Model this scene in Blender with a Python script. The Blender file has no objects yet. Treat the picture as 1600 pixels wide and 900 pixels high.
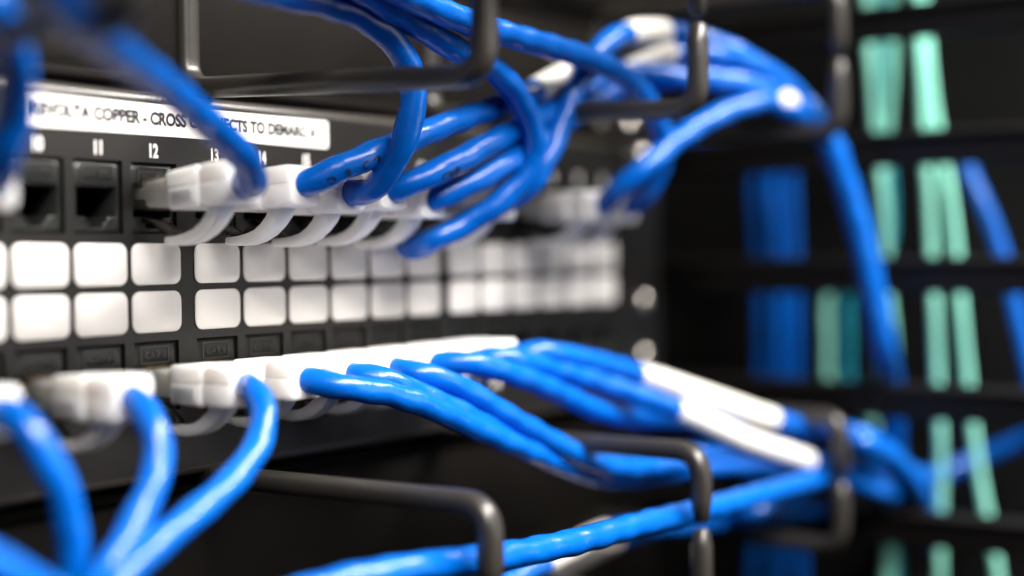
import bpy, bmesh, math
from mathutils import Vector, Matrix

# =====================================================================
# camera, world, lamps, exposure      (all lengths below are in mm)
# =====================================================================
S = 0.001
scene = bpy.context.scene
COL = scene.collection

cam_d = bpy.data.cameras.new('camera')
cam_d.sensor_width = 36.0
cam_d.lens = 52.875
cam_d.clip_start = 0.005
cam_d.clip_end = 50.0
cam_d.dof.use_dof = True
cam_d.dof.focus_distance = 0.375
cam_d.dof.aperture_fstop = 3.0
cam = bpy.data.objects.new('camera', cam_d)
COL.objects.link(cam)
cam.matrix_world = Matrix.Translation(Vector([-271.72, -277.58, 7.46]) * S) @ Matrix([[0.566272, 0.025194, -0.823834], [-0.82415, 0.004357, -0.566356], [-0.010679, 0.999673, 0.023231]]).to_4x4()
scene.camera = cam

world = bpy.data.worlds.new('World')
scene.world = world
world.use_nodes = True
bg = world.node_tree.nodes['Background']
bg.inputs['Color'].default_value = (1.0, 0.95, 0.9, 1)
bg.inputs['Strength'].default_value = 0.006


def area(name, loc, target, sx, sy, power, col):
    d = bpy.data.lights.new(name, 'AREA')
    d.shape = 'RECTANGLE'
    d.size, d.size_y = sx, sy
    d.energy = power
    d.color = col
    o = bpy.data.objects.new(name, d)
    COL.objects.link(o)
    o.location = loc
    o.rotation_euler = (Vector(target) - Vector(loc)).to_track_quat('-Z', 'Y').to_euler()
    return o


# strip luminaires over the aisle in front of the rack, and an added low fill
area('aisle_lamp', (0.48, -0.58, 0.66), (0.34, 0, 0), 1.65, 0.20, 50, (1.0, 0.95, 0.89))
area('rear_lamp', (-0.50, -0.80, 0.62), (0.05, 0, 0), 0.60, 0.30, 9.5, (1.0, 0.95, 0.9))
area('fill_lamp', (0.66, -1.05, 0.12), (0.0, 0, 0), 0.5, 0.7, 2, (1.0, 0.95, 0.9))  # weak fill added low at the right front, no real source there

scene.view_settings.view_transform = 'Standard'
scene.view_settings.look = 'None'
scene.view_settings.exposure = 0.25
scene.view_settings.gamma = 1.0
scene.cycles.use_denoising = True
scene.cycles.max_bounces = 10
scene.cycles.transmission_bounces = 8
scene.cycles.caustics_refractive = False
scene.cycles.caustics_reflective = False

# =====================================================================
# materials
# =====================================================================


def mat(name, color, rough=0.5, spec=0.5, metal=0.0, bump=None, coat=0.0, trans=0.0, ior=1.5,
        sss=0.0, speck=None, coat_rough=0.08, mottling=None):
    m = bpy.data.materials.new(name)
    m.use_nodes = True
    nt = m.node_tree
    b = nt.nodes['Principled BSDF']
    b.inputs['Base Color'].default_value = (*color, 1)
    b.inputs['Roughness'].default_value = rough
    b.inputs['Specular IOR Level'].default_value = spec
    b.inputs['Metallic'].default_value = metal
    b.inputs['IOR'].default_value = ior
    b.inputs['Coat Weight'].default_value = coat
    b.inputs['Coat Roughness'].default_value = coat_rough
    b.inputs['Transmission Weight'].default_value = trans
    if sss:
        b.inputs['Subsurface Weight'].default_value = sss
        b.inputs['Subsurface Radius'].default_value = (1, 0.9, 0.8)
        b.inputs['Subsurface Scale'].default_value = 0.006
    tc = nt.nodes.new('ShaderNodeTexCoord')
    if speck or mottling:
        sc_, amt, lo, hi = speck or mottling
        n = nt.nodes.new('ShaderNodeTexNoise')
        n.inputs['Scale'].default_value = sc_
        n.inputs['Detail'].default_value = 4
        nt.links.new(tc.outputs['Object'], n.inputs['Vector'])
        r = nt.nodes.new('ShaderNodeMapRange')
        r.inputs['From Min'].default_value = lo
        r.inputs['From Max'].default_value = hi
        nt.links.new(n.outputs['Fac'], r.inputs['Value'])
        mx = nt.nodes.new('ShaderNodeMix')
        mx.data_type = 'RGBA'
        mx.inputs[6].default_value = (*color, 1)
        mx.inputs[7].default_value = (*[min(1, c * amt) for c in color], 1)
        nt.links.new(r.outputs['Result'], mx.inputs[0])
        nt.links.new(mx.outputs[2], b.inputs['Base Color'])
    if bump:
        sc_, strength, dist = bump
        n = nt.nodes.new('ShaderNodeTexNoise')
        n.inputs['Scale'].default_value = sc_
        n.inputs['Detail'].default_value = 3
        nt.links.new(tc.outputs['Object'], n.inputs['Vector'])
        bp = nt.nodes.new('ShaderNodeBump')
        bp.inputs['Strength'].default_value = strength
        bp.inputs['Distance'].default_value = dist
        nt.links.new(n.outputs['Fac'], bp.inputs['Height'])
        nt.links.new(bp.outputs['Normal'], b.inputs['Normal'])
    return m


M_POWDER = mat('black_powder_coat', (0.0075, 0.0068, 0.0062), 0.40, 0.42, bump=(2600, 0.35, 0.0002), speck=(1500, 1.5, 0.45, 0.75))
M_LIP = mat('highlight_black_edge', (0.03, 0.027, 0.023), 0.33, 0.75, bump=(2600, 0.3, 0.0002), speck=(1500, 1.6, 0.45, 0.75))  # highlight along the rolled edge put into a lighter, glossier black
M_PLATE = mat('manager_black', (0.0045, 0.0038, 0.0032), 0.6, 0.08, bump=(2200, 0.3, 0.0002), mottling=(45, 1.35, 0.35, 0.7))
M_ROD = mat('ring_dark_grey', (0.028, 0.025, 0.022), 0.33, 0.6, bump=(2400, 0.25, 0.00015))
M_JACK = mat('jack_black_plastic', (0.012, 0.013, 0.012), 0.3, 0.35, bump=(900, 0.15, 0.0002))
M_HOLE = mat('dark_interior', (0.004, 0.004, 0.004), 0.8, 0.1)
M_EMBOSS = mat('embossed_black', (0.013, 0.013, 0.0125), 0.25, 0.45)
M_COMB = mat('comb_black_plastic', (0.0055, 0.0047, 0.0042), 0.5, 0.25, bump=(700, 0.2, 0.0003))
M_WALL = mat('rack_wall_black', (0.004, 0.0037, 0.0036), 0.7, 0.15, mottling=(18, 1.6, 0.4, 0.7))  # plain mottled black of the rack walls and divider
M_PAPER = mat('white_label_window', (0.86, 0.835, 0.81), 0.35, 0.5, coat=0.5, coat_rough=0.16)
M_TAPE = mat('white_label_tape', (0.74, 0.72, 0.69), 0.4, 0.4, bump=(300, 0.03, 0.0002))
M_INK = mat('black_ink', (0.015, 0.015, 0.018), 0.5, 0.3)
M_PRINT = mat('white_print', (0.80, 0.79, 0.77), 0.5, 0.3)
M_BLUE = mat('blue_pvc_jacket', (0.0, 0.098, 0.47), 0.27, 0.45, bump=(240, 0.34, 0.0010), mottling=(60, 1.12, 0.4, 0.65))
M_TEAL = mat('teal_jacket', (0.01, 0.30, 0.42), 0.38, 0.45)
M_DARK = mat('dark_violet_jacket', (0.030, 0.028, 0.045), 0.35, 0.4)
M_SLEEVE = mat('white_cable_sleeve', (0.74, 0.72, 0.67), 0.4, 0.45, bump=(500, 0.08, 0.0004))
M_AQUA = mat('aqua_fiber_jacket', (0.34, 0.90, 0.72), 0.4, 0.45, bump=(300, 0.05, 0.0004))
M_BOOT = mat('frosted_white_boot', (0.84, 0.82, 0.80), 0.28, 0.5, sss=0.9, bump=(260, 0.06, 0.0004))


def clear_mat(name):
    m = bpy.data.materials.new(name)
    m.use_nodes = True
    nt = m.node_tree
    out = nt.nodes['Material Output']
    nt.nodes.remove(nt.nodes['Principled BSDF'])
    tr = nt.nodes.new('ShaderNodeBsdfTransparent')
    tr.inputs['Color'].default_value = (0.93, 0.93, 0.91, 1)
    gl = nt.nodes.new('ShaderNodeBsdfGlossy')
    gl.inputs['Roughness'].default_value = 0.08
    df = nt.nodes.new('ShaderNodeBsdfTranslucent')
    df.inputs['Color'].default_value = (0.85, 0.83, 0.80, 1)
    fr = nt.nodes.new('ShaderNodeFresnel')
    fr.inputs['IOR'].default_value = 1.45
    m1 = nt.nodes.new('ShaderNodeMixShader')
    m1.inputs[0].default_value = 0.25
    m2 = nt.nodes.new('ShaderNodeMixShader')
    nt.links.new(tr.outputs[0], m1.inputs[1])
    nt.links.new(df.outputs[0], m1.inputs[2])
    nt.links.new(fr.outputs[0], m2.inputs[0])
    nt.links.new(m1.outputs[0], m2.inputs[1])
    nt.links.new(gl.outputs[0], m2.inputs[2])
    nt.links.new(m2.outputs[0], out.inputs['Surface'])
    return m


M_CREAM = mat('cream_wire_core', (0.99, 0.93, 0.80), 0.45, 0.4, sss=1.0, mottling=(260, 1.25, 0.4, 0.6))
M_CLEAR = clear_mat('clear_plug_plastic')
M_GOLD = mat('gold_contact', (0.83, 0.58, 0.26), 0.25, 0.5, metal=1.0)
M_STEEL = mat('screw_steel', (0.75, 0.71, 0.66), 0.22, 0.5, metal=1.0)

# =====================================================================
# mesh helpers
# =====================================================================


def link(name, me, m, parent=None):
    o = bpy.data.objects.new(name, me)
    COL.objects.link(o)
    if m is not None and not me.materials:
        me.materials.append(m)
    if parent is not None:
        o.parent = parent
    return o


def mesh_of(name, verts, faces, smooth=False):
    me = bpy.data.meshes.new(name)
    me.from_pydata([tuple(c * S for c in v) for v in verts], [], faces)
    bm = bmesh.new()
    bm.from_mesh(me)
    bmesh.ops.recalc_face_normals(bm, faces=bm.faces[:])
    bm.to_mesh(me)
    bm.free()
    if smooth:
        me.polygons.foreach_set('use_smooth', [True] * len(me.polygons))
    me.update()
    return me


def soften(me, width, segs=2, angle=40):
    """bevel sharp edges of a mesh (width in mm), then shade smooth by angle"""
    bm = bmesh.new()
    bm.from_mesh(me)
    bmesh.ops.remove_doubles(bm, verts=bm.verts[:], dist=1e-6)
    ed = [e for e in bm.edges if len(e.link_faces) == 2 and e.calc_face_angle(0) > math.radians(angle)]
    bmesh.ops.bevel(bm, geom=ed, offset=width * S, offset_type='OFFSET', segments=segs, profile=0.5, affect='EDGES', clamp_overlap=True)
    for f in bm.faces:
        f.smooth = True
    for e in bm.edges:
        if len(e.link_faces) == 2 and e.calc_face_angle(0) > math.radians(50):
            e.smooth = False
    bm.to_mesh(me)
    bm.free()
    return me


class MB:
    def __init__(self):
        self.v, self.f = [], []

    def add(self, verts, faces):
        n = len(self.v)
        self.v += [tuple(v) for v in verts]
        self.f += [tuple(i + n for i in f) for f in faces]

    def box(self, x0, x1, y0, y1, z0, z1):
        self.add([(x0, y0, z0), (x1, y0, z0), (x1, y1, z0), (x0, y1, z0), (x0, y0, z1), (x1, y0, z1), (x1, y1, z1), (x0, y1, z1)],
                 [(0, 3, 2, 1), (4, 5, 6, 7), (0, 1, 5, 4), (1, 2, 6, 5), (2, 3, 7, 6), (3, 0, 4, 7)])

    def loft(self, loops, cap=True):
        n = len(loops[0])
        vs = [p for lp in loops for p in lp]
        fs = []
        for k in range(len(loops) - 1):
            for i in range(n):
                j = (i + 1) % n
                fs.append((k * n + i, k * n + j, (k + 1) * n + j, (k + 1) * n + i))
        if cap:
            fs.append(tuple(range(n - 1, -1, -1)))
            fs.append(tuple((len(loops) - 1) * n + i for i in range(n)))
        self.add(vs, fs)

    def mesh(self, name, smooth=False):
        return mesh_of(name, self.v, self.f, smooth)


def rrect(w, h, r, n=5):
    """rounded rectangle outline in 2-D, counter-clockwise"""
    pts = []
    for cx, cy, a0 in ((w / 2 - r, h / 2 - r, 0), (-w / 2 + r, h / 2 - r, 90), (-w / 2 + r, -h / 2 + r, 180), (w / 2 - r, -h / 2 + r, 270)):
        for i in range(n + 1):
            a = math.radians(a0 + 90 * i / n)
            pts.append((cx + r * math.cos(a), cy + r * math.sin(a)))
    return pts


def grid_plate(xb, zb, is_hole, yf, yb):
    """plate between the planes y=yf (front) and y=yb, with rectangular holes on a grid"""
    mb = MB()
    nx, nz = len(xb), len(zb)
    idx = {}
    vs, fs = [], []

    def vid(i, j, k):
        if (i, j, k) not in idx:
            idx[(i, j, k)] = len(vs)
            vs.append((xb[i], yf if k == 0 else yb, zb[j]))
        return idx[(i, j, k)]
    solid = lambda i, j: 0 <= i < nx - 1 and 0 <= j < nz - 1 and not is_hole((xb[i] + xb[i + 1]) / 2, (zb[j] + zb[j + 1]) / 2)
    for i in range(nx - 1):
        for j in range(nz - 1):
            if not solid(i, j):
                continue
            for k in (0, 1):
                fs.append((vid(i, j, k), vid(i + 1, j, k), vid(i + 1, j + 1, k), vid(i, j + 1, k)))
            for di, dj, a, b in ((-1, 0, (i, j), (i, j + 1)), (1, 0, (i + 1, j), (i + 1, j + 1)), (0, -1, (i, j), (i + 1, j)), (0, 1, (i, j + 1), (i + 1, j + 1))):
                if not solid(i + di, j + dj):
                    fs.append((vid(*a, 0), vid(*b, 0), vid(*b, 1), vid(*a, 1)))
    mb.add(vs, fs)
    return mb


def catmull(pts, step):
    """centripetal Catmull-Rom through pts, resampled about every `step` mm; returns samples and the control point's arc position"""
    P = [Vector(p) for p in pts]
    P = [P[0] * 2 - P[1]] + P + [P[-1] * 2 - P[-2]]
    out, marks = [], []
    for i in range(1, len(P) - 2):
        p0, p1, p2, p3 = P[i - 1:i + 3]
        t0 = 0.0
        t1 = t0 + max((p1 - p0).length, 1e-3) ** 0.5
        t2 = t1 + max((p2 - p1).length, 1e-3) ** 0.5
        t3 = t2 + max((p3 - p2).length, 1e-3) ** 0.5
        n = max(2, int((p2 - p1).length / step))
        marks.append(len(out))
        for k in range(n):
            t = t1 + (t2 - t1) * k / n
            a1 = p0 * ((t1 - t) / (t1 - t0)) + p1 * ((t - t0) / (t1 - t0))
            a2 = p1 * ((t2 - t) / (t2 - t1)) + p2 * ((t - t1) / (t2 - t1))
            a3 = p2 * ((t3 - t) / (t3 - t2)) + p3 * ((t - t2) / (t3 - t2))
            b1 = a1 * ((t2 - t) / (t2 - t0)) + a2 * ((t - t0) / (t2 - t0))
            b2 = a2 * ((t3 - t) / (t3 - t1)) + a3 * ((t - t1) / (t3 - t1))
            out.append(b1 * ((t2 - t) / (t2 - t1)) + b2 * ((t - t1) / (t2 - t1)))
    marks.append(len(out))
    out.append(P[-2])
    # light smoothing of the samples
    for _ in range(6):
        q = out[:]
        for i in range(1, len(out) - 1):
            q[i] = out[i] * 0.5 + (out[i - 1] + out[i + 1]) * 0.25
        out = q
    return out, marks


def frames(path):
    T = []
    for i in range(len(path)):
        T.append((path[min(i + 1, len(path) - 1)] - path[max(i - 1, 0)]).normalized())
    up = Vector((0, 0, 1))
    N0 = (up - T[0] * up.dot(T[0])).normalized()
    N = [N0]
    for i in range(1, len(path)):
        q = T[i - 1].rotation_difference(T[i])
        n = q @ N[-1]
        n = (n - T[i] * n.dot(T[i])).normalized()
        N.append(n)
    return T, N, [t.cross(n) for t, n in zip(T, N)]


def tube(path, T, N, B, radius, i0=0, i1=None, seg=20, lumps=0.0, phase=0.0, round_ends=False):
    """round tube along path[i0:i1+1]; lumps = share by which the twisted pairs inside push the jacket out"""
    i1 = len(path) - 1 if i1 is None else i1
    s = 0.0
    loops = []
    for i in range(i0, i1 + 1):
        if i > i0:
            s += (path[i] - path[i - 1]).length
        k = 1.0
        if round_ends:
            d = min(i - i0, i1 - i)
            k = (0.86, 0.97)[d] if d < 2 else 1.0
        lp = []
        for j in range(seg):
            a = 2 * math.pi * j / seg
            r = radius * k
            if lumps:
                r *= 1 + lumps * math.sin(2 * (a - 2 * math.pi * s / 27.0) + phase) + lumps * 0.7 * math.sin(a + 2 * math.pi * s / 11.0 + phase * 2.3)
            lp.append(path[i] + N[i] * (r * math.cos(a)) + B[i] * (r * math.sin(a)))
        loops.append(lp)
    mb = MB()
    mb.loft(loops)
    return mb


def text_mesh(body, size, bold=0.0, spacing=1.0):
    """flat outline of a text as (verts, faces) in the xy plane, left end at the origin, mm"""
    c = bpy.data.curves.new('lettering', 'FONT')
    c.body = body
    c.size = size * S * 1.37           # cap height = size
    c.offset = bold * S
    c.space_character = spacing
    c.resolution_u = 4
    o = bpy.data.objects.new('lettering', c)
    COL.objects.link(o)
    dg = bpy.context.evaluated_depsgraph_get()
    me = o.evaluated_get(dg).to_mesh()
    vs = [(v.co.x / S, v.co.y / S) for v in me.vertices]
    fs = [tuple(p.vertices) for p in me.polygons]
    o.evaluated_get(dg).to_mesh_clear()
    bpy.data.objects.remove(o)
    bpy.data.curves.remove(c)
    return vs, fs


def front_text(body, size, x, z, y, m, parent, name='lettering', sx=1.0, bold=0.0, align='C', fit=None, rot=0.0):
    """lettering lying on a face that looks towards -y"""
    vs, fs = text_mesh(body, size, bold)
    x0, x1 = min(v[0] for v in vs), max(v[0] for v in vs)
    if fit:
        sx = fit / (x1 - x0)
    off = (x0 + x1) / 2 if align == 'C' else x0
    c, s_ = math.cos(rot), math.sin(rot)
    out = []
    for a, b in vs:
        a, b = (a - off) * sx, b - size * 0.5
        out.append((x + a * c - b * s_, y, z + a * s_ + b * c))
    return link(name, mesh_of(name, out, fs), m, parent)


def thing(name, label, cat, loc=(0, 0, 0), group=None):
    o = bpy.data.objects.new(name, None)
    o.empty_display_size = 0.01
    COL.objects.link(o)
    o.location = [c * S for c in loc]
    o['label'] = label
    o['category'] = cat
    if group:
        o['group'] = group
    return o


def tag(o, label, cat, group=None):
    o['label'] = label
    o['category'] = cat
    if group:
        o['group'] = group
    return o


# =====================================================================
# setting: the dark inside of the rack
# =====================================================================
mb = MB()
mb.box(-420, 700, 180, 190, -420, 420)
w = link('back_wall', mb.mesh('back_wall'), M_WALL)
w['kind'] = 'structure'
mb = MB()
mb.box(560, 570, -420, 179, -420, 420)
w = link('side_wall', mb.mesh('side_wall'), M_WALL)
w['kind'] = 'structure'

# =====================================================================
# patch panel
# =====================================================================
PITCH, GAP = 17.0, 3.271


def col_x(n):
    n = n if n <= 24 else n - 24
    return (n - 13) * PITCH + GAP * (math.floor((n - 1) / 6) - 2)


PW, PZ = 7.15, (13.0, 30.2)             # half width and height range of a port opening
panel = thing('patch_bay', 'black patch panel with numbered ports and two rows of white squares', 'patch panel', (-10, 0, -47))
PB = Vector((10, 0, 47))                # panel parts are written in world mm; children get the inverse of the base


def pchild(o):
    o.location = PB * S
    return o


cols = list(range(6, 25))
xb = [-251.0]
for n in cols:
    xb += [col_x(n) - PW, col_x(n) + PW]
xb.append(231.0)
zb = [-45.0, -PZ[1], -PZ[0], PZ[0], PZ[1], 45.0]
inport = lambda x, z: PZ[0] < abs(z) < PZ[1] and any(abs(x - col_x(n)) < PW for n in cols)
mb = grid_plate(xb, zb, inport, 0.0, 1.8)
me = mb.mesh('faceplate')
o = pchild(link('faceplate', me, M_POWDER, panel))
# rolled upper and lower edges of the sheet
for sgn in (1, -1):
    mb = MB()
    prof = [(0.0, 45.0)]
    for i in range(9):
        a = math.radians(90 * i / 8)
        prof.append((2.4 - 2.4 * math.cos(a), 45.02 + 2.4 * math.sin(a)))
    prof += [(26.0, 47.42), (26.0, 45.8), (2.4, 45.8), (1.4, 45.0)]
    mb.loft([[(x, y, z * sgn) for y, z in prof] for x in (-251, 231)])
    me = mb.mesh('rolled_edge')
    for p in me.polygons:
        p.use_smooth = False
    soften(me, 0.25, 1, 60)
    pchild(link('rolled_edge', me, M_LIP, panel))

# ---- keystone jacks
JXB = [-7.05, -5.9, -3.2, -2.0, 2.0, 3.2, 5.9, 7.05]
JZB = [0.0, 1.5, 2.7, 4.0, 10.9, 17.1]


def jack_hole(x, z):
    if 4.0 < z < 10.9:
        return abs(x) < 5.9
    if 2.7 < z < 4.0:
        return abs(x) < 3.2
    return 1.5 < z < 2.7 and abs(x) < 2.0


def jack_mesh():
    mb = grid_plate(JXB, JZB, jack_hole, 0.9, 14.0)
    me = mb.mesh('jack')
    return soften(me, 0.18, 1, 50)


jack_me = jack_mesh()
mb = MB()
mb.box(-6.9, 6.9, 14.05, 15.0, 0.2, 16.9)
back_me = mb.mesh('socket_back')
back_me.materials.append(M_HOLE)
# recessed tablet above the opening with CAT 6 standing up in it
mb = MB()
mb.add(*(lambda a, b: ([(x, 0.72, z) for x, z in a] + [(x, 0.72, z) for x, z in b], [(i, (i + 1) % 24, 24 + (i + 1) % 24, 24 + i) for i in range(24)]))(
    [(x, z + 13.9) for x, z in rrect(9.2, 4.3, 0.4)], [(x, z + 13.9) for x, z in rrect(8.3, 3.4, 0.3)]))
mb.loft([[(x, y, z + 13.9) for x, z in rrect(9.2, 4.3, 0.4)] for y in (0.72, 0.92)], cap=False)
mb.loft([[(x, y, z + 13.9) for x, z in rrect(8.3, 3.4, 0.3)] for y in (0.72, 0.92)], cap=False)
tablet_me = mb.mesh('tablet_rim')
tablet_me.materials.append(M_EMBOSS)
vs, fs = text_mesh('CAT 6', 1.85, 0.02)
xc = (min(v[0] for v in vs) + max(v[0] for v in vs)) / 2
emb = MB()
emb.add([((a - xc) * 0.98, 0.62, b + 13.0) for a, b in vs], fs)
catt_me = emb.mesh('lettering')
sol = bmesh.new()
sol.from_mesh(catt_me)
r_ = bmesh.ops.extrude_face_region(sol, geom=sol.faces[:])
bmesh.ops.translate(sol, verts=[e for e in r_['geom'] if isinstance(e, bmesh.types.BMVert)], vec=(0, 0.3 * S, 0))
sol.to_mesh(catt_me)
sol.free()
catt_me.materials.append(M_EMBOSS)
for n in cols:
    for row in (0, 1):
        z = PZ[0] if row == 0 else -PZ[1]
        j = link('jack', jack_me, M_JACK, panel)
        j.location = (PB + Vector((col_x(n), 0, z))) * S
        for nm, me in (('socket_back', back_me), ('tablet_rim', tablet_me), ('lettering', catt_me)):
            link(nm, me, None, j)

# ---- the white squares between the two rows of ports
win = MB()
win.loft([[(x, y, z) for x, z in rrect(15.57 - d, 9.98 - d, 2.3)] for y, d in ((0.0, 0), (-0.35, 0), (-0.5, 0.3))])
win_me = win.mesh('label_window')
soften(win_me, 0.05, 1, 60)
for n in cols:
    for zc in (5.73, -5.86):
        o = link('label_window', win_me, M_PAPER, panel)
        o.location = (PB + Vector((col_x(n), -0.05, zc))) * S

# ---- port numbers
for n in cols:
    pchild(front_text(str(n), 3.3, col_x(n), 33.2, -0.06, M_PRINT, panel, 'port_number', 0.72, 0.14))
    pchild(front_text(str(n + 24), 3.3, col_x(n), -34.0, -0.06, M_PRINT, panel, 'port_number', 0.72, 0.14))

# ---- the label strip
mb = MB()
mb.loft([[(-7.3 + x, y, 40.6 + z) for x, z in rrect(100.4, 7.6, 1.0)] for y in (-0.02, -0.22)])
strip = pchild(link('label_strip', mb.mesh('label_strip'), M_TAPE, panel))
front_text('REVOLTA COPPER - CROSS CONNECTS TO DEMARC A', 3.0, -55.9, 41.0, -0.30, M_INK, strip, 'lettering', bold=0.21, align='L', fit=94.0)

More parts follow.
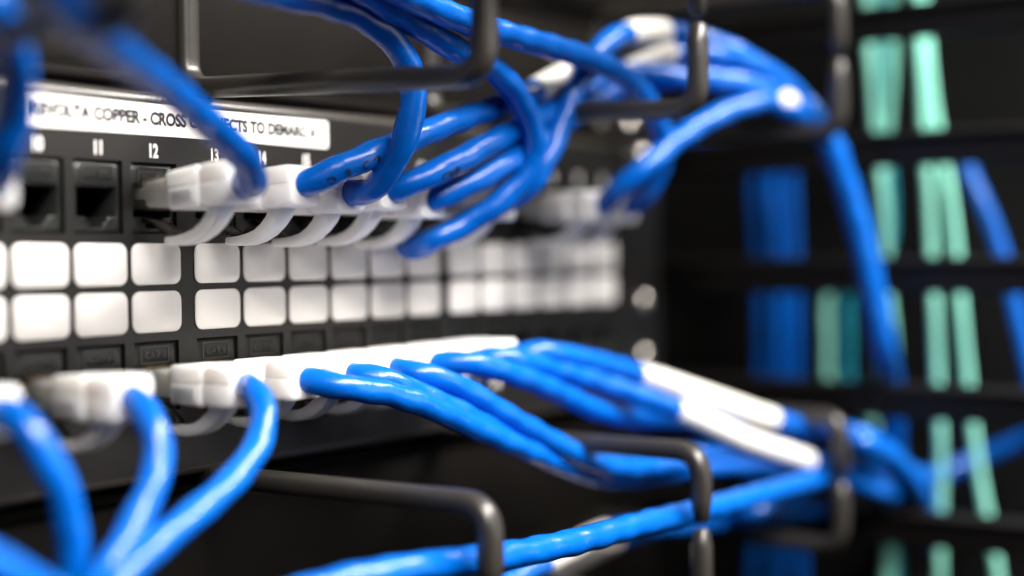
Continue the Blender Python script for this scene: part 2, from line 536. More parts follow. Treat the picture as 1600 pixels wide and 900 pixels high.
# =====================================================================
# patch cables
# =====================================================================
CABLES = [
    {'key': 'U8', 'port': 8, 'label': 'blue patch cable rising from the upper port at the far left edge', 'pts': [[-88.3, -18.0, 22.0], [-88.3, -29.0, 22.0], [-91.0, -37.0, 27.3], [-91.3, -41.0, 34.9], [-95.7, -47.0, 42.4], [-101.6, -52.0, 48.2], [-110.2, -58.0, 53.2]], 'rad': 3.4},
    {'key': 'U12', 'port': 12, 'label': 'dark blurred blue patch cable crossing in front of the lettering of the label strip', 'pts': [[-20.3, -18.0, 23.6], [-20.3, -29.0, 24.5], [-25.3, -37.5, 23.6], [-31.4, -42.0, 27.8], [-48.3, -48.0, 34.9], [-70.0, -57.0, 41.2], [-89.9, -67.0, 44.7], [-106.8, -76.0, 48.0], [-119.3, -84.0, 52.6]], 'rad': 3.4, 'tilt': 5},
    {'key': 'U13', 'port': 13, 'label': 'blue patch cable leaving port 13 with black printing along its jacket', 'pts': [[0.0, -18.0, 23.4], [0.0, -29.0, 24.3], [4.8, -35.5, 27.7], [12.5, -38.0, 31.0], [32.7, -39.0, 37.6], [53.4, -38.0, 43.5], [74.6, -38.0, 49.4], [89.5, -38.0, 54.0], [107.5, -38.0, 60.4], [130.5, -38.0, 64.9], [142.6, -47.1, 62.9], [158.6, -54.4, 62.2], [173.3, -60.8, 61.4], [190.3, -67.6, 55.8], [210.0, -76.8, 47.6], [216.0, -79.8, 35.4], [222.0, -83.3, 18.4], [227.0, -86.8, -3.7], [234.0, -88.4, -26.2], [257.0, -81.6, -39.8], [269.0, -78.1, -54.7], [281.0, -74.3, -87.8]], 'sleeves': [[7, 8]], 'text': 'LD  2   CMR    CM-LS', 'rad': 3.4, 'tilt': 4.5, 'print': (15.5, 136, -1)},
    {'key': 'U14', 'port': 14, 'label': 'blue patch cable looping up behind the low bar of the nearest upper ring', 'pts': [[17.0, -18.0, 22.6], [17.0, -29.0, 23.0], [17.8, -35.0, 23.1], [18.9, -42.0, 29.5], [20.7, -46.0, 38.6], [21.7, -47.0, 48.1], [17.3, -47.0, 56.7], [8.1, -46.0, 62.6], [-5.7, -45.0, 65.5], [-23.8, -44.0, 66.1], [-42.4, -43.0, 67.5]], 'rad': 3.4, 'tilt': 2},
    {'key': 'U15', 'port': 15, 'label': 'bright blue patch cable with long glossy highlight and white sleeve inside second upper ring', 'pts': [[34.0, -18.0, 23.3], [34.0, -29.0, 24.0], [39.5, -34.5, 26.9], [47.5, -38.0, 30.7], [65.3, -40.0, 37.9], [92.6, -39.0, 47.2], [115.6, -39.0, 55.9], [134.2, -40.0, 64.3], [149.9, -50.5, 70.2], [163.5, -56.6, 70.7], [181.1, -63.9, 68.3], [197.3, -70.2, 60.6], [205.0, -77.8, 47.2], [211.0, -80.7, 35.1], [217.0, -84.1, 18.3], [222.0, -87.5, -3.6], [229.0, -89.1, -25.9], [252.0, -82.3, -39.4], [264.0, -78.7, -54.2], [276.0, -74.9, -87.0]], 'sleeves': [[7, 8]], 'text': 'CMR', 'rad': 3.4, 'tilt': 4, 'print': (24, 138, -1)},
    {'key': 'U16', 'port': 16, 'label': 'blue patch cable running just under the glossy highlighted one', 'pts': [[51.0, -18.0, 22.0], [51.0, -29.0, 22.0], [58.4, -34.5, 25.6], [69.7, -39.0, 31.1], [87.6, -40.0, 38.7], [106.4, -39.0, 47.0], [124.9, -39.0, 54.9], [146.9, -40.0, 61.0], [152.7, -51.8, 62.3], [168.3, -58.7, 62.7], [186.3, -66.0, 60.4], [205.0, -70.2, 53.5], [207.0, -77.6, 47.4], [213.0, -80.6, 35.2], [219.0, -84.0, 18.3], [224.0, -87.5, -3.7], [231.0, -89.0, -26.0], [254.0, -82.3, -39.6], [266.0, -78.7, -54.4], [278.0, -74.9, -87.3]], 'rad': 3.4},
    {'key': 'U17', 'label': 'blue patch cable in a round loop, its tail drooping over the white squares', 'pts': [[-24.2, -54.0, 73.8], [-4.7, -52.0, 69.3], [16.7, -50.0, 64.2], [36.1, -49.0, 59.5], [56.7, -47.0, 56.1], [71.0, -46.0, 48.4], [78.7, -45.0, 38.4], [78.5, -42.0, 29.2], [72.4, -37.0, 21.7], [66.1, -30.0, 16.0], [58.0, -25.0, 11.5], [57.0, -19.0, 9.2], [61.8, -12.0, 10.0], [72.5, -5.0, 12.9]], 'rad': 3.4},
    {'key': 'U18', 'port': 18, 'label': 'shaded blue patch cable under the bundle, bending up to the white sleeve on the arch', 'pts': [[85.0, -18.0, 22.0], [85.0, -29.0, 22.0], [84.4, -38.0, 25.5], [88.4, -42.0, 33.6], [95.2, -43.0, 44.1], [102.1, -44.0, 55.7], [110.0, -45.0, 65.0], [118.0, -46.0, 70.7], [128.7, -46.0, 74.2], [147.7, -49.4, 76.5], [161.2, -55.5, 75.0], [177.2, -62.3, 70.3], [200.0, -65.5, 61.6], [211.0, -74.6, 47.8], [217.0, -77.6, 35.5], [223.0, -81.1, 18.4], [228.0, -84.5, -3.8], [235.0, -86.1, -26.3], [258.0, -79.3, -40.0], [270.0, -75.8, -54.9], [282.0, -71.9, -88.1]], 'sleeves': [[8, 9]], 'rad': 3.4},
    {'key': 'U21', 'port': 21, 'label': 'blurred blue patch cable climbing to a small white band near the third upper ring', 'pts': [[139.3, -18.0, 22.0], [139.3, -29.0, 22.0], [135.4, -37.5, 26.6], [138.1, -45.2, 32.8], [151.2, -51.3, 43.0], [168.1, -58.7, 52.0], [183.5, -64.9, 56.5], [188.9, -67.1, 57.2], [196.6, -70.0, 56.1], [208.0, -75.4, 47.6], [214.0, -78.3, 35.4], [220.0, -81.8, 18.4], [225.0, -85.2, -3.7], [232.0, -86.8, -26.1], [255.0, -80.0, -39.7], [267.0, -76.4, -54.6], [279.0, -72.5, -87.7]], 'sleeves': [[7, 8]], 'rad': 3.4},
    {'key': 'U22', 'port': 22, 'label': 'blue patch cable arching high over the bundle and dropping to the farthest upper plug', 'pts': [[156.3, -18.0, 22.0], [156.3, -29.0, 22.0], [153.2, -38.0, 25.7], [151.8, -44.0, 34.2], [146.4, -48.0, 43.3], [134.0, -50.0, 53.3], [118.0, -51.0, 59.6], [101.5, -51.0, 62.7], [76.3, -52.0, 64.0], [51.8, -53.0, 64.8], [25.6, -55.0, 66.3], [0.8, -57.0, 69.3], [-21.5, -59.0, 72.9]], 'text': 'CAT 6   4 PAIR  UTP  CMR', 'rad': 3.4, 'print': (62, -50, -1)},
    {'key': 'L32', 'port': 32, 'label': 'blurred blue patch cable hanging from the lower port at the far left edge', 'pts': [[-88.3, -18.0, -22.6], [-88.3, -29.0, -22.6], [-88.3, -35.0, -22.6], [-86.4, -40.0, -28.7], [-82.8, -42.0, -37.6], [-80.0, -41.0, -47.1], [-78.3, -39.0, -58.9]], 'rad': 3.2},
    {'key': 'L34', 'port': 34, 'label': 'blurred blue patch cable curving down in the middle of the three near the bottom left', 'pts': [[-54.3, -18.0, -22.6], [-54.3, -29.0, -22.6], [-56.9, -37.0, -25.5], [-57.5, -41.0, -30.8], [-60.3, -43.0, -37.6], [-67.4, -45.0, -45.5], [-76.1, -47.0, -53.4], [-84.1, -49.0, -59.0]], 'rad': 3.2},
    {'key': 'L36', 'port': 36, 'label': 'blue patch cable bowing right and then sweeping down to the left before the lower ring', 'pts': [[-20.3, -18.0, -22.6], [-20.3, -29.0, -22.6], [-24.2, -37.0, -24.2], [-26.3, -41.0, -28.4], [-32.0, -44.0, -34.8], [-44.4, -47.0, -41.6], [-58.6, -49.0, -46.9], [-72.3, -51.0, -52.1], [-82.8, -53.0, -57.6]], 'rad': 3.2},
    {'key': 'L37', 'port': 37, 'label': 'blue patch cable lowest of the fan leaving the lower plugs towards the second lower ring', 'pts': [[0.0, -18.0, -22.6], [0.0, -29.0, -22.6], [3.9, -37.0, -24.4], [17.3, -40.0, -26.9], [30.1, -42.0, -30.8], [50.8, -43.0, -38.6], [70.3, -44.0, -46.0], [92.9, -42.0, -53.5], [115.7, -41.0, -59.9], [141.2, -42.0, -63.4], [154.1, -53.4, -61.8], [171.2, -60.8, -62.3], [192.5, -69.2, -64.6], [213.0, -76.5, -68.1], [224.0, -88.7, -73.7], [254.0, -86.9, -80.1], [288.0, -81.1, -87.2], [314.0, -75.6, -92.9]], 'rad': 3.2},
    {'key': 'L38', 'port': 38, 'label': 'blue patch cable lying along the top of the lowest one in the lower fan', 'pts': [[17.0, -18.0, -22.6], [17.0, -29.0, -22.6], [21.0, -37.0, -24.1], [34.0, -39.0, -29.0], [47.9, -41.0, -34.7], [68.5, -41.0, -43.2], [93.8, -37.0, -49.5], [121.9, -35.0, -55.2], [150.1, -37.0, -57.9], [154.2, -53.4, -56.9], [171.3, -60.8, -58.4], [192.6, -69.2, -61.6], [213.0, -76.5, -65.7], [224.0, -88.7, -71.0], [254.0, -86.9, -77.4], [288.0, -81.1, -84.3], [314.0, -75.6, -89.8]], 'rad': 3.2},
    {'key': 'L39', 'port': 39, 'label': 'blue patch cable third from below in the lower fan, ending its slope at the ring', 'pts': [[34.0, -18.0, -22.6], [34.0, -29.0, -22.6], [36.7, -37.0, -23.8], [49.3, -40.0, -28.2], [64.1, -42.0, -35.6], [83.2, -44.0, -44.6], [100.5, -46.0, -52.1], [117.2, -48.0, -57.2], [137.0, -49.0, -59.0], [156.5, -54.4, -59.1], [173.8, -61.8, -60.7], [195.4, -70.2, -63.6], [216.1, -77.6, -66.9], [224.0, -88.7, -72.3], [254.0, -86.9, -78.7], [288.0, -81.1, -85.8], [314.0, -75.6, -91.3]], 'rad': 3.2},
    {'key': 'L40', 'port': 40, 'label': 'blue patch cable with the shorter white sleeve beside the third lower ring', 'pts': [[51.0, -18.0, -22.6], [51.0, -29.0, -22.6], [56.4, -37.0, -22.1], [73.4, -40.0, -26.2], [94.8, -41.0, -32.9], [114.3, -41.0, -39.6], [139.0, -40.0, -44.7], [167.0, -42.0, -48.1], [188.6, -50.0, -49.6], [207.9, -59.0, -52.3], [224.5, -68.0, -55.5], [205.0, -90.0, -56.5], [226.0, -94.4, -65.6], [246.0, -96.3, -79.9], [300.0, -80.3, -110.0]], 'sleeves': [[9, 10]], 'rad': 3.2},
    {'key': 'L41', 'port': 41, 'label': 'blue patch cable with the long white sleeve that slopes lowest to the right', 'pts': [[68.0, -18.0, -22.6], [68.0, -29.0, -22.6], [73.1, -37.0, -22.0], [98.0, -39.0, -26.9], [120.4, -43.0, -33.0], [143.9, -54.0, -42.0], [169.4, -64.0, -53.4], [198.1, -75.0, -63.5], [212.5, -79.0, -69.4], [224.0, -88.7, -75.4], [254.0, -86.8, -82.0], [288.0, -81.0, -89.2], [314.0, -75.6, -94.9]], 'sleeves': [[5, 7]], 'rad': 3.2},
    {'key': 'L42', 'port': 42, 'label': 'blue patch cable topmost in the lower fan with the long white sleeve above the other', 'pts': [[85.0, -18.0, -22.6], [85.0, -29.0, -22.6], [90.3, -37.0, -21.2], [107.1, -40.0, -23.7], [141.0, -42.0, -31.0], [160.5, -56.0, -39.3], [187.3, -67.1, -48.7], [207.2, -74.4, -52.9], [208.0, -87.7, -54.4], [226.0, -92.1, -62.0], [244.0, -95.1, -75.2], [300.0, -78.8, -105.1]], 'sleeves': [[4, 6]], 'rad': 3.2},
    {'key': 'long', 'label': 'long blue patch cable running low from the bottom edge through the lower rings', 'pts': [[-72.5, -66.0, -63.5], [-53.9, -70.0, -61.5], [-36.1, -73.0, -60.2], [-12.9, -75.0, -61.1], [20.3, -76.0, -64.0], [47.2, -77.0, -65.2], [79.6, -77.0, -66.0], [116.2, -77.0, -67.4], [160.5, -77.0, -68.5], [200.8, -77.0, -69.3], [240.5, -76.0, -71.8], [240.0, -93.8, -71.8], [276.0, -93.1, -76.0], [288.0, -103.6, -71.0], [288.0, -120.1, -62.8], [288.0, -142.7, -50.8]], 'rad': 3.4},
    {'key': 'white', 'label': 'white sleeved cable half hidden below the long blue cable at the bottom', 'pts': [[74.2, -16.0, -99.7], [98.7, -17.0, -97.6], [121.9, -18.0, -94.3], [163.0, -20.0, -89.1], [180.4, -22.0, -88.6], [205.8, -26.0, -89.3], [187.0, -60.0, -80.0], [231.2, -64.0, -85.1]], 'sleeves': [[2, 3]], 'rad': 3.4},
    {'key': 'white2', 'label': 'second white sleeved cable peeping out just above the long blue cable', 'pts': [[55.8, -30.0, -89.6], [77.5, -32.0, -87.5], [97.8, -34.0, -83.9], [131.3, -36.0, -79.9], [148.0, -38.0, -81.1], [171.7, -44.0, -83.0], [208.0, -50.0, -85.4], [245.4, -58.0, -88.9]], 'sleeves': [[2, 3]], 'rad': 3.4},
    {'key': 'corner', 'label': 'blurred blue cable cutting across the bottom left corner', 'pts': [[-123.1, -62.0, -39.0], [-112.1, -62.0, -45.2], [-101.7, -62.0, -52.2], [-90.5, -62.0, -60.2]], 'rad': 3.4},
    {'key': 'near1', 'label': 'very blurred dark violet cable nearest the top left corner', 'pts': [[-190.0, -100.0, 58.0], [-140.0, -108.0, 60.0], [-100.0, -112.0, 64.0], [-55.0, -112.0, 76.0], [0.0, -110.0, 86.0], [60.0, -104.0, 92.0], [120.0, -96.0, 94.0], [170.0, -70.0, 100.0]], 'rad': 3.4, 'kind': 'dark'},  # its run to the right, above the view, is added to shade cables
    {'key': 'near_shade', 'label': 'added dark violet cable above the top left one, shading the upper blue cables', 'pts': [[-190.0, -92.0, 66.0], [-140.0, -100.0, 68.0], [-100.0, -104.0, 73.0], [-55.0, -104.0, 86.0], [0.0, -102.0, 95.0], [60.0, -96.0, 100.0], [120.0, -90.0, 101.0], [170.0, -64.0, 106.0]], 'rad': 3.4, 'kind': 'dark'},  # extra cable, mostly out of view, added to throw shade on the upper cables
    {'key': 'f1', 'label': 'aqua fiber cable left of the pair in the top gap of the comb', 'pts': [[272.0, -66.5, 129.8], [272.0, -66.8, 101.1], [272.0, -68.7, 68.6], [272.0, -73.2, 21.6], [272.0, -75.2, -26.3], [272.0, -76.9, -67.1], [272.0, -73.5, -110.8], [272.0, -72.1, -140.1]], 'rad': 1.7, 'kind': 'aqua'},
    {'key': 'f2', 'label': 'aqua fiber cable partly hidden behind the falling blue cables', 'pts': [[276.0, -75.0, 129.4], [276.0, -75.3, 100.7], [276.0, -74.7, 72.1], [276.0, -70.9, 21.8], [276.0, -74.7, -26.5], [276.0, -76.0, -55.5], [276.0, -73.7, -116.3], [276.0, -73.1, -140.8]], 'rad': 1.7, 'kind': 'aqua'},
    {'key': 'f3', 'label': 'aqua fiber cable standing straight, left of the slanting one at right', 'pts': [[270.0, -85.9, 126.9], [270.0, -86.8, 98.8], [270.0, -88.5, 68.2], [270.0, -91.2, 21.2], [270.0, -93.4, -25.8], [270.0, -95.1, -70.4], [270.0, -94.5, -108.1], [270.0, -94.4, -136.5]], 'rad': 1.8, 'kind': 'aqua'},
    {'key': 'f4', 'label': 'aqua fiber cable slanting furthest right towards the bottom', 'pts': [[274.0, -87.4, 127.4], [274.0, -88.2, 99.1], [274.0, -91.0, 63.6], [274.0, -98.2, 21.1], [274.0, -102.5, -25.8], [274.0, -107.3, -70.0], [274.0, -113.9, -106.8], [274.0, -117.0, -134.3]], 'rad': 1.8, 'kind': 'aqua'},
    {'key': 'f5', 'label': 'aqua fiber cable bowed furthest left, beside the blue vertical bundle', 'pts': [[282.0, -64.2, 131.9], [282.0, -64.5, 102.7], [282.0, -65.8, 53.8], [282.0, -70.2, 19.5], [282.0, -68.1, 6.1], [282.0, -53.6, -2.5], [282.0, -46.7, -10.5], [282.0, -46.1, -27.5], [282.0, -46.8, -43.8], [282.0, -53.3, -51.8], [282.0, -70.0, -66.2], [282.0, -71.0, -112.8], [282.0, -70.9, -142.4]], 'rad': 1.7, 'kind': 'aqua'},
    {'key': 'f6', 'label': 'teal fiber cable bowed left, just beside the falling blue cables', 'pts': [[286.0, -68.2, 132.0], [286.0, -68.1, 102.8], [286.0, -68.8, 53.9], [286.0, -70.7, 24.4], [286.0, -69.1, 7.2], [286.0, -58.5, -2.1], [286.0, -53.8, -10.6], [286.0, -53.4, -27.6], [286.0, -53.8, -43.8], [286.0, -59.5, -51.8], [286.0, -71.0, -66.6], [286.0, -72.1, -113.4], [286.0, -71.9, -143.1]], 'rad': 1.9, 'kind': 'teal'},
    {'key': 'b1', 'label': 'dark blue vertical cable at the left of the bundle behind the comb', 'pts': [[290.0, 70.0, 72.0], [287.0, 30.0, 54.0], [284.0, -13.4, 46.5], [284.0, -14.7, 31.0], [284.0, -15.9, 5.2], [284.0, -17.3, -28.3], [284.0, -15.6, -72.4], [284.0, -13.2, -119.4], [284.0, -11.3, -151.1]], 'rad': 2.9, 'kind': 'blue'},
    {'key': 'b2', 'label': 'dark blue vertical cable in the middle of the bundle behind the comb', 'pts': [[290.0, 70.0, 72.0], [287.0, 30.0, 54.0], [280.0, -22.5, 45.9], [280.0, -23.8, 30.6], [280.0, -26.1, 5.2], [280.0, -26.7, -27.9], [280.0, -25.8, -71.3], [280.0, -25.5, -117.4], [280.0, -23.9, -148.4]], 'rad': 2.9, 'kind': 'blue'},
    {'key': 'b3', 'label': 'dark blue vertical cable at the right of the bundle behind the comb', 'pts': [[290.0, 70.0, 72.0], [287.0, 30.0, 54.0], [284.0, -29.0, 45.8], [284.0, -30.2, 30.5], [284.0, -31.4, 5.1], [284.0, -32.0, -28.0], [284.0, -31.7, -71.3], [284.0, -33.3, -117.3], [284.0, -34.5, -147.9]], 'rad': 2.9, 'kind': 'blue'},
    {'key': 'b4', 'label': 'blue cable leaning right at the right edge of the picture behind the comb', 'pts': [[282.0, 56.0, 47.0], [282.0, -30.0, 46.0], [282.0, -75.0, 45.0], [282.0, -98.3, 43.5], [282.0, -102.5, 34.1], [282.0, -109.3, 18.6], [282.0, -115.5, -0.2], [282.0, -121.4, -25.7], [282.0, -130.8, -69.3], [282.0, -137.4, -110.2]], 'rad': 2.9, 'kind': 'blue'},
]

# ---- plug and boot, modelled once around the centre of a plug; y runs out of the panel (negative = towards the aisle)


def loops_y(spec, r, zc=0.0):
    return [[(x, -o, z + zc + dz) for x, z in rrect(w, h, min(r, w / 2.05, h / 2.05), 4)] for o, w, h, dz in spec]


def seam(loop, d=0.4, hw=0.3):
    """cut the moulding seam into both cheeks of a boot cross-section (4 corners of 5 points)"""
    y = loop[0][1]
    zc = sum(p[2] for p in loop) / len(loop) + 0.4
    wx = max(p[0] for p in loop)
    left = [(-wx, y, zc + hw), (-wx + d, y, zc), (-wx, y, zc - hw)]
    right = [(wx, y, zc - hw), (wx - d, y, zc), (wx, y, zc + hw)]
    return loop[:10] + left + loop[10:] + right


def build_boot():
    mb = MB()
    mb.loft([seam(q) for q in loops_y([(11.0, 12.0, 8.8, 0), (11.3, 12.5, 9.3, 0), (20.8, 12.6, 10.0, 0), (21.1, 12.2, 9.6, 0), (21.15, 11.2, 8.6, 0), (22.4, 11.2, 8.6, 0),
                     (22.45, 11.9, 9.7, 0), (22.8, 12.2, 10.1, 0), (29.4, 11.4, 10.0, 0), (30.4, 10.4, 9.0, 0)], 1.2)])
    # pads on the two cheeks
    for sx in (-1, 1):
        xa, xb_ = sorted((sx * 6.33, sx * 6.58))
        mb.box(xa, xb_, -19.6, -12.6, -3.3, -0.2)
    return soften(mb.mesh('boot'), 0.16, 2, 35)


def build_guard():
    path = [(23.2, -3.6), (22.0, -5.7), (20.2, -7.7), (17.7, -9.5), (14.7, -10.8), (11.4, -11.4), (8.2, -11.5), (5.2, -11.2), (4.2, -11.0)]
    thick = [4.4, 4.2, 3.8, 3.5, 3.1, 2.8, 2.4, 1.9, 1.6]
    halfw = [2.6, 2.5, 2.3, 2.2, 2.1, 2.1, 2.1, 2.1, 2.0]
    loops = []
    for i, (o, z) in enumerate(path):
        a = Vector(path[max(i - 1, 0)])
        b = Vector(path[min(i + 1, len(path) - 1)])
        t = (b - a).normalized()
        nrm = Vector((-t.y, t.x))
        h, wv = thick[i] / 2, halfw[i]
        loops.append([(sx * wv, -(o + nrm.x * sz * h), z + nrm.y * sz * h) for sx, sz in ((-1, -1), (1, -1), (1, 1), (-1, 1))])
    mb = MB()
    mb.loft(loops)
    return soften(mb.mesh('latch_guard'), 0.4, 2, 50)


def build_plug():
    mb = MB()
    mb.loft(loops_y([(-9.5, 11.2, 6.2, 0.2), (-9.3, 11.6, 6.6, 0.2), (0.5, 11.7, 6.8, 0.2), (3.0, 11.7, 7.6, 0.0), (12.0, 11.7, 7.8, 0.0)], 0.5))
    return soften(mb.mesh('plug'), 0.15, 1, 35)


def build_latch():
    mb = MB()
    prof = [(-8.0, -3.6), (-2.0, -5.6), (2.0, -7.2), (6.5, -10.2)]
    loops = []
    for i, (o, z) in enumerate(prof):
        wv = (2.6, 3.0, 3.0, 2.8)[i]
        loops.append([(-wv, -o, z), (wv, -o, z), (wv, -o + 0.4, z + 0.95), (-wv, -o + 0.4, z + 0.95)])
    mb.loft(loops)
    return soften(mb.mesh('latch_tab'), 0.12, 1, 50)


def build_core():
    mb = MB()
    mb.loft(loops_y([(-4.0, 9.0, 2.2, 0.9), (2.0, 9.4, 3.0, 0.5), (3.0, 11.0, 6.2, 0.0), (12.0, 11.1, 6.9, 0.0)], 0.9))
    return soften(mb.mesh('wire_core'), 0.2, 2, 40)


def build_contact():
    mb = MB()
    for i in range(8):
        x = -3.57 + 1.02 * i
        mb.box(x - 0.17, x + 0.17, -0.5, 9.0, 1.2, 3.62)
    return mb.mesh('contact_blade')


boot_me, guard_me, plug_me, latch_me, core_me, blade_me = build_boot(), build_guard(), build_plug(), build_latch(), build_core(), build_contact()
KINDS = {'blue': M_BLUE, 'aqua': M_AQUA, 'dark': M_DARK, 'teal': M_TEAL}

for ci, c in enumerate(CABLES):
    kind = c.get('kind', 'blue')
    rad = c['rad']
    base = Vector((0, 0, 0))
    if 'port' in c:
        base = Vector((col_x(c['port']), 0, 22.0 if c['port'] <= 24 else -22.6))
    else:
        base = Vector(c['pts'][0])
    aqua = kind in ('aqua', 'teal')
    behind = c['key'][0] in 'fb' and len(c['key']) == 2
    t = thing('fiber_cable' if aqua else 'patch_cable', c['label'], 'fiber cable' if aqua else 'network cable', base,
              'aqua fiber cables behind the comb' if aqua else 'blue cables standing behind the comb' if behind else 'blue patch cables')
    pts = [Vector(p) - base for p in c['pts']]
    path, marks = catmull(pts, 1.0)
    T, N, B = frames(path)
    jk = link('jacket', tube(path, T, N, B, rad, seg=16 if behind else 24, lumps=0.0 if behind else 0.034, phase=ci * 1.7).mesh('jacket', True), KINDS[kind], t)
    for a, b in c.get('sleeves', []):
        sl = tube(path, T, N, B, rad + 0.45, marks[a], marks[b], seg=24, lumps=0.006, phase=ci, round_ends=True).mesh('sleeve', True)
        link('sleeve', sl, M_SLEEVE, t)
    if 'text' in c:
        vs, fs = text_mesh(c['text'], 2.1, 0.08, 1.15)
        out = []
        arc = [0.0]
        for i in range(1, len(path)):
            arc.append(arc[-1] + (path[i] - path[i - 1]).length)
        # run along the side that looks at the aisle
        s_start, ang0, flip = c.get('print', (15.5, 118, -1))
        for u, v_ in vs:
            s_ = s_start + u * 0.95
            k = 0
            while k < len(arc) - 2 and arc[k + 1] < s_:
                k += 1
            f = min(1.0, max(0.0, (s_ - arc[k]) / max(arc[k + 1] - arc[k], 1e-6)))
            p = path[k].lerp(path[k + 1], f)
            n_, b_ = N[k].lerp(N[k + 1], f).normalized(), B[k].lerp(B[k + 1], f).normalized()
            a = math.radians(ang0) + flip * (v_ - 1.0) / rad
            rr = rad * 1.035 + 0.04
            out.append(p + n_ * (rr * math.cos(a)) + b_ * (rr * math.sin(a)))
        link('printing', mesh_of('printing', out, fs), M_INK, jk)
    if 'port' in c:
        pl = link('plug', plug_me, M_CLEAR, t)
        link('latch_tab', latch_me, M_CLEAR, pl)
        link('wire_core', core_me, M_CREAM, pl)
        link('contact_blade', blade_me, M_GOLD, pl)
        bt = link('boot', boot_me, M_BOOT, t)
        link('latch_guard', guard_me, M_BOOT, bt)
        tl = math.radians(c.get('tilt', 0))     # the cable pulls plug and boot up a little
        for q in (pl, bt):
            q.rotation_euler = (-tl, 0, 0)

# =====================================================================
# horizontal cable managers with their split rings
# =====================================================================


def rod_path(pts, r, n=7):
    """polyline with its corners rounded to radius r"""
    P = [Vector(p) for p in pts]
    out = [P[0]]
    for i in range(1, len(P) - 1):
        a, b = (P[i - 1] - P[i]).normalized(), (P[i + 1] - P[i]).normalized()
        d = r / math.tan(a.angle(b) / 2)
        s_, e_ = P[i] + a * d, P[i] + b * d
        for k in range(n + 1):
            u = k / n
            out.append(s_ * (1 - u) ** 2 + P[i] * 2 * u * (1 - u) + e_ * u * u)
    out.append(P[-1])
    dense = []
    for i in range(len(out) - 1):
        m_ = max(1, int((out[i + 1] - out[i]).length / 4))
        for k in range(m_):
            dense.append(out[i].lerp(out[i + 1], k / m_))
    dense.append(out[-1])
    return dense


def ring_mesh(zb_, zt_, zgap, o_front=85.0, o_back=-8.2, rise=0.0):
    """closed loop standing out of the plate, its front leg cut through at zgap"""
    g = 1.3
    loop = [(0, -o_front, zgap - g), (0, -o_front, zb_), (0, -o_back, zb_ + rise), (0, -o_back, zt_), (0, -o_front, zt_), (0, -o_front, zgap + g)]
    path = rod_path(loop, 7.5)
    T, N, B = [], [], []
    for i in range(len(path)):
        tt = (path[min(i + 1, len(path) - 1)] - path[max(i - 1, 0)]).normalized()
        T.append(tt)
        B.append(Vector((1, 0, 0)))
        N.append(Vector((1, 0, 0)).cross(tt))
    loops = []
    for i in range(len(path)):
        d = min(i, len(path) - 1 - i)
        k = 0.7 if d == 0 else 1.0
        loops.append([path[i] + B[i] * (a * k) + N[i] * (b * k) for a, b in rrect(6.2, 5.4, 2.2, 4)])
    # blunt rounded tips
    loops[0:0] = [[path[0] - T[0] * 0.0 + (q - path[0]) * 0.55 - T[0] * 0.5 for q in loops[0]]]
    loops.append([path[-1] + (q - path[-1]) * 0.55 + T[-1] * 0.5 for q in loops[-1]])
    mb = MB()
    mb.loft(loops)
    return mb.mesh('cable_ring', True)


def manager(label, z0, z1, zb_, zt_, zgap, xs, o_back, rise):
    base = Vector((-10, 8, z0))
    t = thing('cable_manager', label, 'cable manager', base, 'horizontal cable managers')
    mb = MB()
    mb.box(-251, 231, 8.0, 10.0, z0, z1)
    me = soften(mb.mesh('mounting_plate'), 0.5, 2, 50)
    o = link('mounting_plate', me, M_PLATE, t)
    o.location = -base * S
    for zz, sg in ((z0, 1), (z1, -1)):
        mb = MB()
        mb.loft([[(x, y, zz + sg * z) for y, z in ((8.0, 0.0), (6.4, 0.2), (5.6, 1.0), (5.6, 3.0), (6.6, 3.2), (8.0, 3.4))] for x in (-251, 231)])
        o = link('folded_lip', soften(mb.mesh('folded_lip'), 0.4, 2, 30), M_PLATE, t)
        o.location = -base * S
    rm = ring_mesh(zb_, zt_, zgap, o_back=o_back, rise=rise)
    for x in xs:
        r = link('cable_ring', rm, M_ROD, t)
        r.location = (Vector((x, 0, 0)) - base) * S
    return t


manager('black cable manager above the patch panel with rings around the upper blue cables', 49.0, 93.5, 46.6, 93.5, 71.2, (-101.5, -1.2, 99.9, 200.2), -8.2, 3.8)
manager('black cable manager below the patch panel with rings around the lower blue cables', -93.0, -48.6, -91.0, -48.2, -68.6, (-1.2, 99.9, 200.2), -13.0, 0.0)

# neighbouring blank panels of the rack
for nm, lb, z0, z1 in (('blank_panel', 'plain black blank panel above the upper cable manager', 95.0, 182.0), ('blank_panel', 'plain black blank panel below the lower cable manager', -182.0, -94.5)):
    mb = MB()
    mb.box(-251, 231, 2.0, 4.5, z0, z1)
    tag(link(nm, soften(mb.mesh(nm), 0.8, 2, 50), M_PLATE), lb, 'panel', 'blank panels')

# =====================================================================
# rack post with screws, vertical comb manager
# =====================================================================
mb = MB()
mb.box(212, 236, 10.6, 13.0, -400, 400)
mb.box(233.6, 236, 13.0, 60, -400, 400)
tag(link('rack_post', soften(mb.mesh('rack_post'), 0.4, 1, 50), M_COMB), 'black upright rack post behind the far ends of the panels', 'rack post')


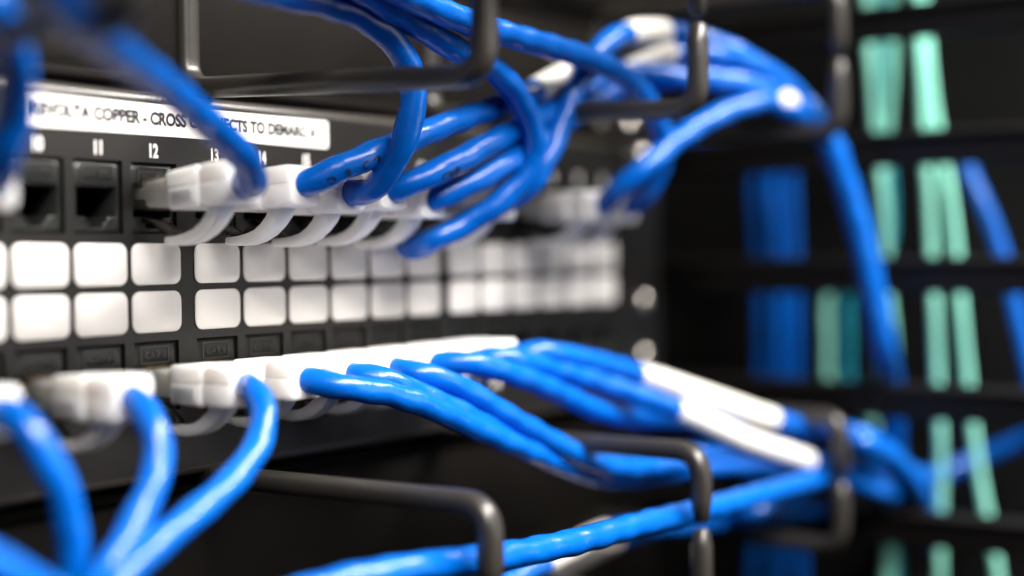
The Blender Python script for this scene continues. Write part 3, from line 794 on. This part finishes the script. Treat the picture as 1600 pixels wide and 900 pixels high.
def screw_mesh():
    mb = MB()
    prof = [(0.0, 4.2), (-0.9, 4.1), (-1.8, 3.3), (-2.4, 1.9), (-2.6, 0.3)]
    mb.loft([[(r * math.cos(2 * math.pi * i / 20), y, r * math.sin(2 * math.pi * i / 20)) for i in range(20)] for y, r in prof])
    return mb.mesh('mounting_screw', True)


def recess_mesh():
    mb = MB()
    mb.box(-1.7, 1.7, -2.75, -2.0, -0.35, 0.35)
    mb.box(-0.35, 0.35, -2.74, -1.9, -1.7, 1.7)
    return mb.mesh('cross_recess')


scr, rec = screw_mesh(), recess_mesh()
for z, lb, y in ((43.0, 'steel screw at the upper corner of the far end of the patch panel', 0.0), (-11.5, 'steel screw beside the last white square of the lower row', 0.0),
                 (-31.5, 'steel screw at the lower corner of the far end of the patch panel', 0.0), (54.5, 'steel screw at the far end of the upper cable manager', 5.4),
                 (-77.0, 'steel screw at the far end of the lower cable manager', 5.4)):
    t = thing('mounting_screw', lb, 'screw', (219.5, y, z), 'screws at the far ends of the panels')
    link('head', scr, M_STEEL, t)
    link('cross_recess', rec, M_HOLE, t)

comb = thing('vertical_manager', 'black vertical cable manager whose fingers stick out in front of the aqua cables', 'cable manager', (242, 60, 0))
CB = Vector((-242, -60, 0))
mb = MB()
mb.box(240, 300, 60, 64, -400, 400)
o = link('spine', mb.mesh('spine'), M_COMB, comb)
o.location = CB * S
mb = MB()
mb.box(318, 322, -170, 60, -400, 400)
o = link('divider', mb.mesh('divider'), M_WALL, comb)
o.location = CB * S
fm = MB()
fm.loft([[(x, y, z) for x, z in rrect(w_, h_, 1.4, 3)] for y, w_, h_ in ((59.9, 5.5, 14.0), (-140, 5.5, 12.5), (-166, 5.5, 11), (-170, 4.0, 9))])
fm.box(-5.5, -2.7, -150, 55, 3.6, 5.6)
finger_me = soften(fm.mesh('finger'), 0.6, 2, 50)
for k in range(-4, 5):
    f = link('finger', finger_me, M_COMB, comb)
    f.location = (Vector((244.5, 0, -1.8 + 44.6 * k)) + CB) * S
